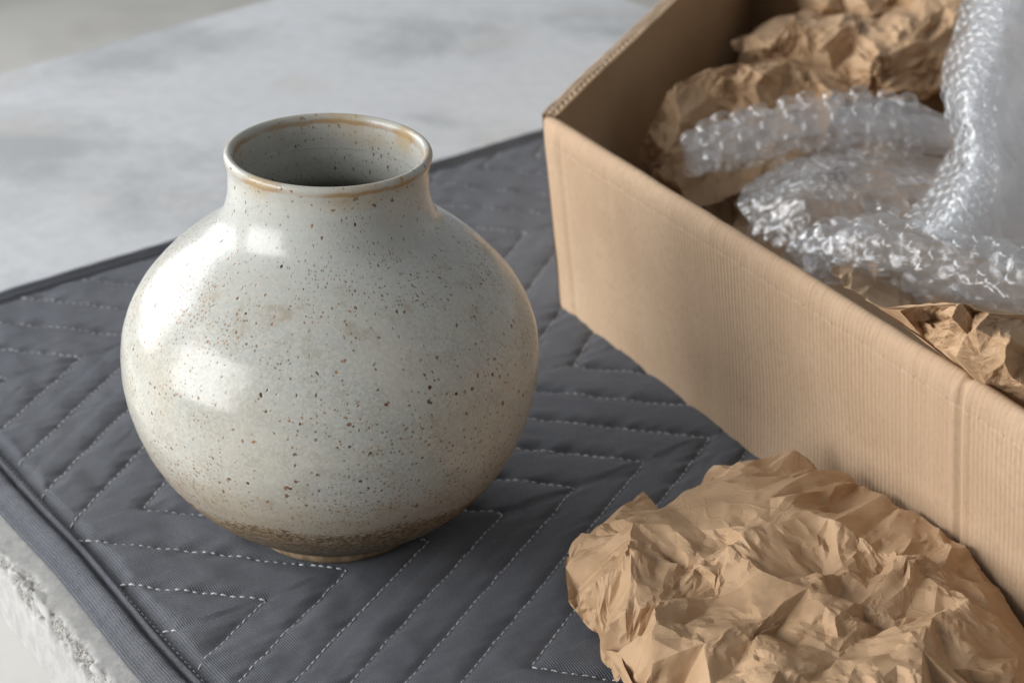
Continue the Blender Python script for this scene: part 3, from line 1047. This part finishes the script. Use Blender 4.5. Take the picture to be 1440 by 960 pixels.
paper_from_spots('kraft_paper', """1236,434,152 1265,437,157 1299,431,160 1290,452,146 1308,449,136 1326,432,164 1316,462,152 1353,427,180 1338,447,176 1391,441,178 1372,462,176 1352,485,164 1395,474,172 1420,476,178
1345,502,154 1384,527,146 1412,510,162 1424,532,152 1445,544,152 1405,540,140 1325,490,142 1300,478,142 1390,552,130 1445,578,126 1438,470,158 1456,500,146 1480,520,162 1500,560,152 1470,445,134 1424,447,156
1368,448,172 1378,500,160 1334,466,166 1370,436,168 1400,455,170 1360,470,168""",
    'crumpled knob of brown paper bulging over the front wall', 4, .0020, 55, tail=2.6)

# ================================================================== BUBBLE WRAP
wn = Noise2(61)


def bubble_meshes():
    out = []
    for k in range(8):
        r = np.random.default_rng(200 + k)
        flat = (1., .95, .9, 1.05, .7, .55, .85, .4)[k]
        rings, seg = 6, 14
        V = []
        for i in range(rings + 1):
            a = i / rings * PI / 2
            rr, z = math.cos(a) ** .50, math.sin(a) ** .62 * flat
            for j in range(seg):
                th = 2 * PI * j / seg
                d = 1 + (.07 + .13 * (1 - min(flat, 1))) * math.sin(3 * th + k * 2 + i) * (i / rings) + .006 * r.normal()
                zz = z * (1 + (.06 + .4 * (1 - min(flat, 1))) * math.sin(2 * th + k) * (1 - i / rings) * .6 + .004 * r.normal())
                V.append((rr * math.cos(th) * d * (1 if i else 1.0), rr * math.sin(th) * d, zz * .62))
        me = bpy.data.meshes.new('bubble')
        Fc = grid_faces(rings + 1, seg, True)
        me.from_pydata([Vector(v) for v in V], [], [tuple(int(x) for x in f) for f in Fc])
        me.polygons.foreach_set('use_smooth', [True] * len(me.polygons))
        me.materials.append(m_bubble)
        out.append(me)
    return out


BUB = bubble_meshes()


def wrap_piece(label, layers, seed, pitch=.0122):
    """layers: (surface, nu, nv, crinkle, bubble test or None, outward sign)"""
    rng = np.random.default_rng(seed)
    c = layers[0][0](np.array([.5]), np.array([.5]))[0]
    root = empty('bubble_wrap', (float(c[0]), float(c[1]), .06))
    tag(root, label, 'bubble wrap', 'bubble wrap packed in the box')
    for li, (surf, nu_, nv_, crk, test, sign) in enumerate(layers):
        U, V = np.meshgrid(np.linspace(0, 1, nu_), np.linspace(0, 1, nv_), indexing='ij')
        def pos(U, V):
            P = surf(U, V)
            h = 4e-3
            du = surf(U + h, V) - surf(U - h, V)
            dv = surf(U, V + h) - surf(U, V - h)
            N = np.cross(du, dv)
            N = sign * N / (np.linalg.norm(N, axis=-1, keepdims=True) + 1e-12)
            f = wn.fbm(P[..., 0] * 44 + seed, P[..., 1] * 44 + P[..., 2] * 34, 3)
            f2 = np.abs(wn.fbm(P[..., 0] * 85 - seed, P[..., 1] * 85 - P[..., 2] * 65, 2))
            return P + N * (crk * (f - .8 * f2))[..., None], N, du / (2 * h), dv / (2 * h)
        P, N, du, dv = pos(U, V)
        mesh('film', P.reshape(-1, 3), grid_faces(nu_, nv_), m_film_hazy if seed == 6 and li else m_film, root)
        if test is None: continue
        Lu = np.linalg.norm(du, axis=-1).mean()
        Lv = np.linalg.norm(dv, axis=-1).mean()
        rot = math.radians(17 + 9 * (seed % 4))
        cr_, sr_ = math.cos(rot), math.sin(rot)
        reach = int((Lu + Lv) / pitch) + 2
        for i in range(-reach, reach):
            for j in range(-reach, reach):
                px = (i * .866 + rng.normal(0, .035)) * pitch
                py = (j + .5 * (i % 2) + rng.normal(0, .035)) * pitch
                u, v = .5 + (px * cr_ - py * sr_) / Lu, .5 + (px * sr_ + py * cr_) / Lv
                if not (.01 < u < .99 and .01 < v < .99) or not test(u, v): continue
                Pb, Nb, a, b = pos(np.array([u]), np.array([v]))
                n_ = Nb[0] + rng.normal(0, .07, 3)
                n_ /= np.linalg.norm(n_)
                t = a[0] - n_ * np.dot(a[0], n_)
                t /= np.linalg.norm(t)
                bt = np.cross(n_, t)
                r = pitch * .5 * rng.uniform(.88, .98)
                me = BUB[rng.choice(8, p=(.24, .2, .16, .18, .07, .04, .08, .03))]
                o = bpy.data.objects.new('bubble', me)
                col.objects.link(o)
                o.parent = root
                ph = rng.uniform(0, 2 * PI)
                x = math.cos(ph) * t + math.sin(ph) * bt
                y = np.cross(n_, x)
                q = Pb[0] - np.array(root.location)
                hgt = r * rng.uniform(.8, 1.1) * (1.5 if seed == 3 else 1.15)
                o.matrix_local = Matrix(((x[0] * r, y[0] * r, n_[0] * hgt, q[0]), (x[1] * r, y[1] * r, n_[1] * hgt, q[1]), (x[2] * r, y[2] * r, n_[2] * hgt, q[2]), (0, 0, 0, 1)))
    return root


def spots_surface(rows):
    return ctrl_surface([[at(x, y, z / 1000) for x, y, z in r] for r in rows])


def tube(path, radii, a0=0., a1=2 * PI, wob=.26, squash=.76, seed=0):
    P = catmull(np.array([at(x, y, z / 1000) for x, y, z in path]), 20)
    tt = np.linspace(0, 1, len(P))
    rx = np.linspace(0, 1, len(radii))

    def f(U, V):
        U = np.clip(U, 0, 1)
        C = np.stack([np.interp(U, tt, P[:, k]) for k in range(3)], -1)
        d = np.stack([np.interp(np.clip(U + .02, 0, 1), tt, P[:, k]) - np.interp(np.clip(U - .02, 0, 1), tt, P[:, k]) for k in range(3)], -1)
        d = d / (np.linalg.norm(d, axis=-1, keepdims=True) + 1e-12)
        side = np.stack([d[..., 1], -d[..., 0], np.zeros_like(d[..., 0])], -1)
        side = side / (np.linalg.norm(side, axis=-1, keepdims=True) + 1e-12)
        up = np.cross(side, d)
        a = a0 + (a1 - a0) * V
        R = np.interp(U, rx, radii) * (1 + wob * wn(U * 5 + seed, np.cos(a) * 1.3 + 7) + wob * .6 * wn(U * 11 + seed, np.sin(a) * 2))
        return C + side * (R * np.cos(a))[..., None] + up * (R * squash * np.sin(a))[..., None]
    return f


ALL = lambda u, v: True
# rolled strip lying across the paper
t1 = [(968, 222, 112), (1030, 200, 119), (1110, 180, 122), (1200, 168, 122), (1290, 178, 116), (1345, 190, 110)]
wrap_piece('thin roll of clear bubble wrap lying across the creased brown paper', [
    (tube(t1, [.014, .0175, .0180, .018, .020, .016], seed=1), 110, 70, .0014, lambda u, v: u < .80, 1),
    (tube(t1, [.006, .009, .010, .011, .013, .012], seed=2), 60, 40, .0025, None, 1),
    (spots_surface([[(1160, 150, 125), (1175, 185, 128), (1180, 215, 118)], [(1240, 140, 128), (1250, 178, 133), (1245, 218, 118)], [(1300, 155, 122), (1325, 190, 128), (1330, 228, 112)], [(1345, 190, 105), (1352, 210, 108), (1350, 240, 100)]]), 70, 60, .0025, None, 1),
], 3, .0160)
# puffed middle fold
mid = [[(1090, 235, 92), (1052, 262, 104), (1040, 292, 106), (1072, 335, 104)],
       [(1150, 214, 104), (1122, 240, 124), (1115, 278, 128), (1118, 340, 112)],
       [(1190, 210, 106), (1172, 232, 128), (1170, 276, 130), (1165, 335, 112)],
       [(1250, 214, 104), (1225, 238, 122), (1222, 278, 124), (1215, 330, 110)],
       [(1345, 228, 100), (1320, 250, 120), (1325, 288, 122), (1325, 330, 110)]]
wrap_piece('low puffed fold of hazy bubble wrap between the thin roll and the front roll', [
    (spots_surface(mid), 110, 90, .0026, lambda u, v: u < .36 + .35 * wn(v * 5, u * 3 + 2) or (u > .55 and wn(u * 9, v * 9) > .05), 1),
    (spots_surface([[(x + 14, y + 10, z - 14) for x, y, z in r] for r in mid]), 70, 60, .0042, None, 1),
], 4, .0130)
# front roll along the front wall
t3 = [(1120, 366, 112), (1160, 352, 122), (1230, 350, 130), (1320, 368, 131), (1400, 388, 130), (1500, 410, 128)]
wrap_piece('thick roll of bubble wrap along the front wall above the brown paper knob', [
    (tube(t3, [.010, .018, .0225, .0235, .025, .026], seed=5), 130, 90, .0020, ALL, 1),
    (tube(t3, [.004, .010, .015, .016, .017, .018], seed=6), 80, 50, .0032, None, 1),
], 5, .0130)
# sheet standing up at the right
up_ = [[(1380, -60, 195), (1405, -55, 214), (1440, -45, 218), (1510, -40, 205)],
       [(1352, 30, 176), (1380, 40, 200), (1420, 55, 200), (1500, 80, 182)],
       [(1328, 115, 156), (1356, 130, 184), (1396, 150, 178), (1490, 175, 150)],
       [(1345, 195, 145), (1368, 212, 166), (1402, 235, 156), (1490, 265, 130)],
       [(1318, 262, 134), (1345, 280, 150), (1385, 300, 142), (1490, 335, 122)],
       [(1275, 312, 122), (1312, 328, 134), (1370, 348, 130), (1490, 385, 116)]]
wrap_piece('tall sheet of bubble wrap rising above the box at the right', [
    (spots_surface(up_), 150, 90, .0016, lambda u, v: v < .64, 1),
    (spots_surface([[(x + 10, y + 6, z - 10) for x, y, z in r] for r in up_]), 80, 60, .0040, None, 1),
    (spots_surface([[(x + 22, y + 14, z - 20) for x, y, z in r] for r in up_]), 60, 40, .0045, None, 1),
    (spots_surface([[(x + 34, y + 22, z - 32) for x, y, z in r] for r in up_]), 60, 40, .0045, None, 1),
], 6, .0138)
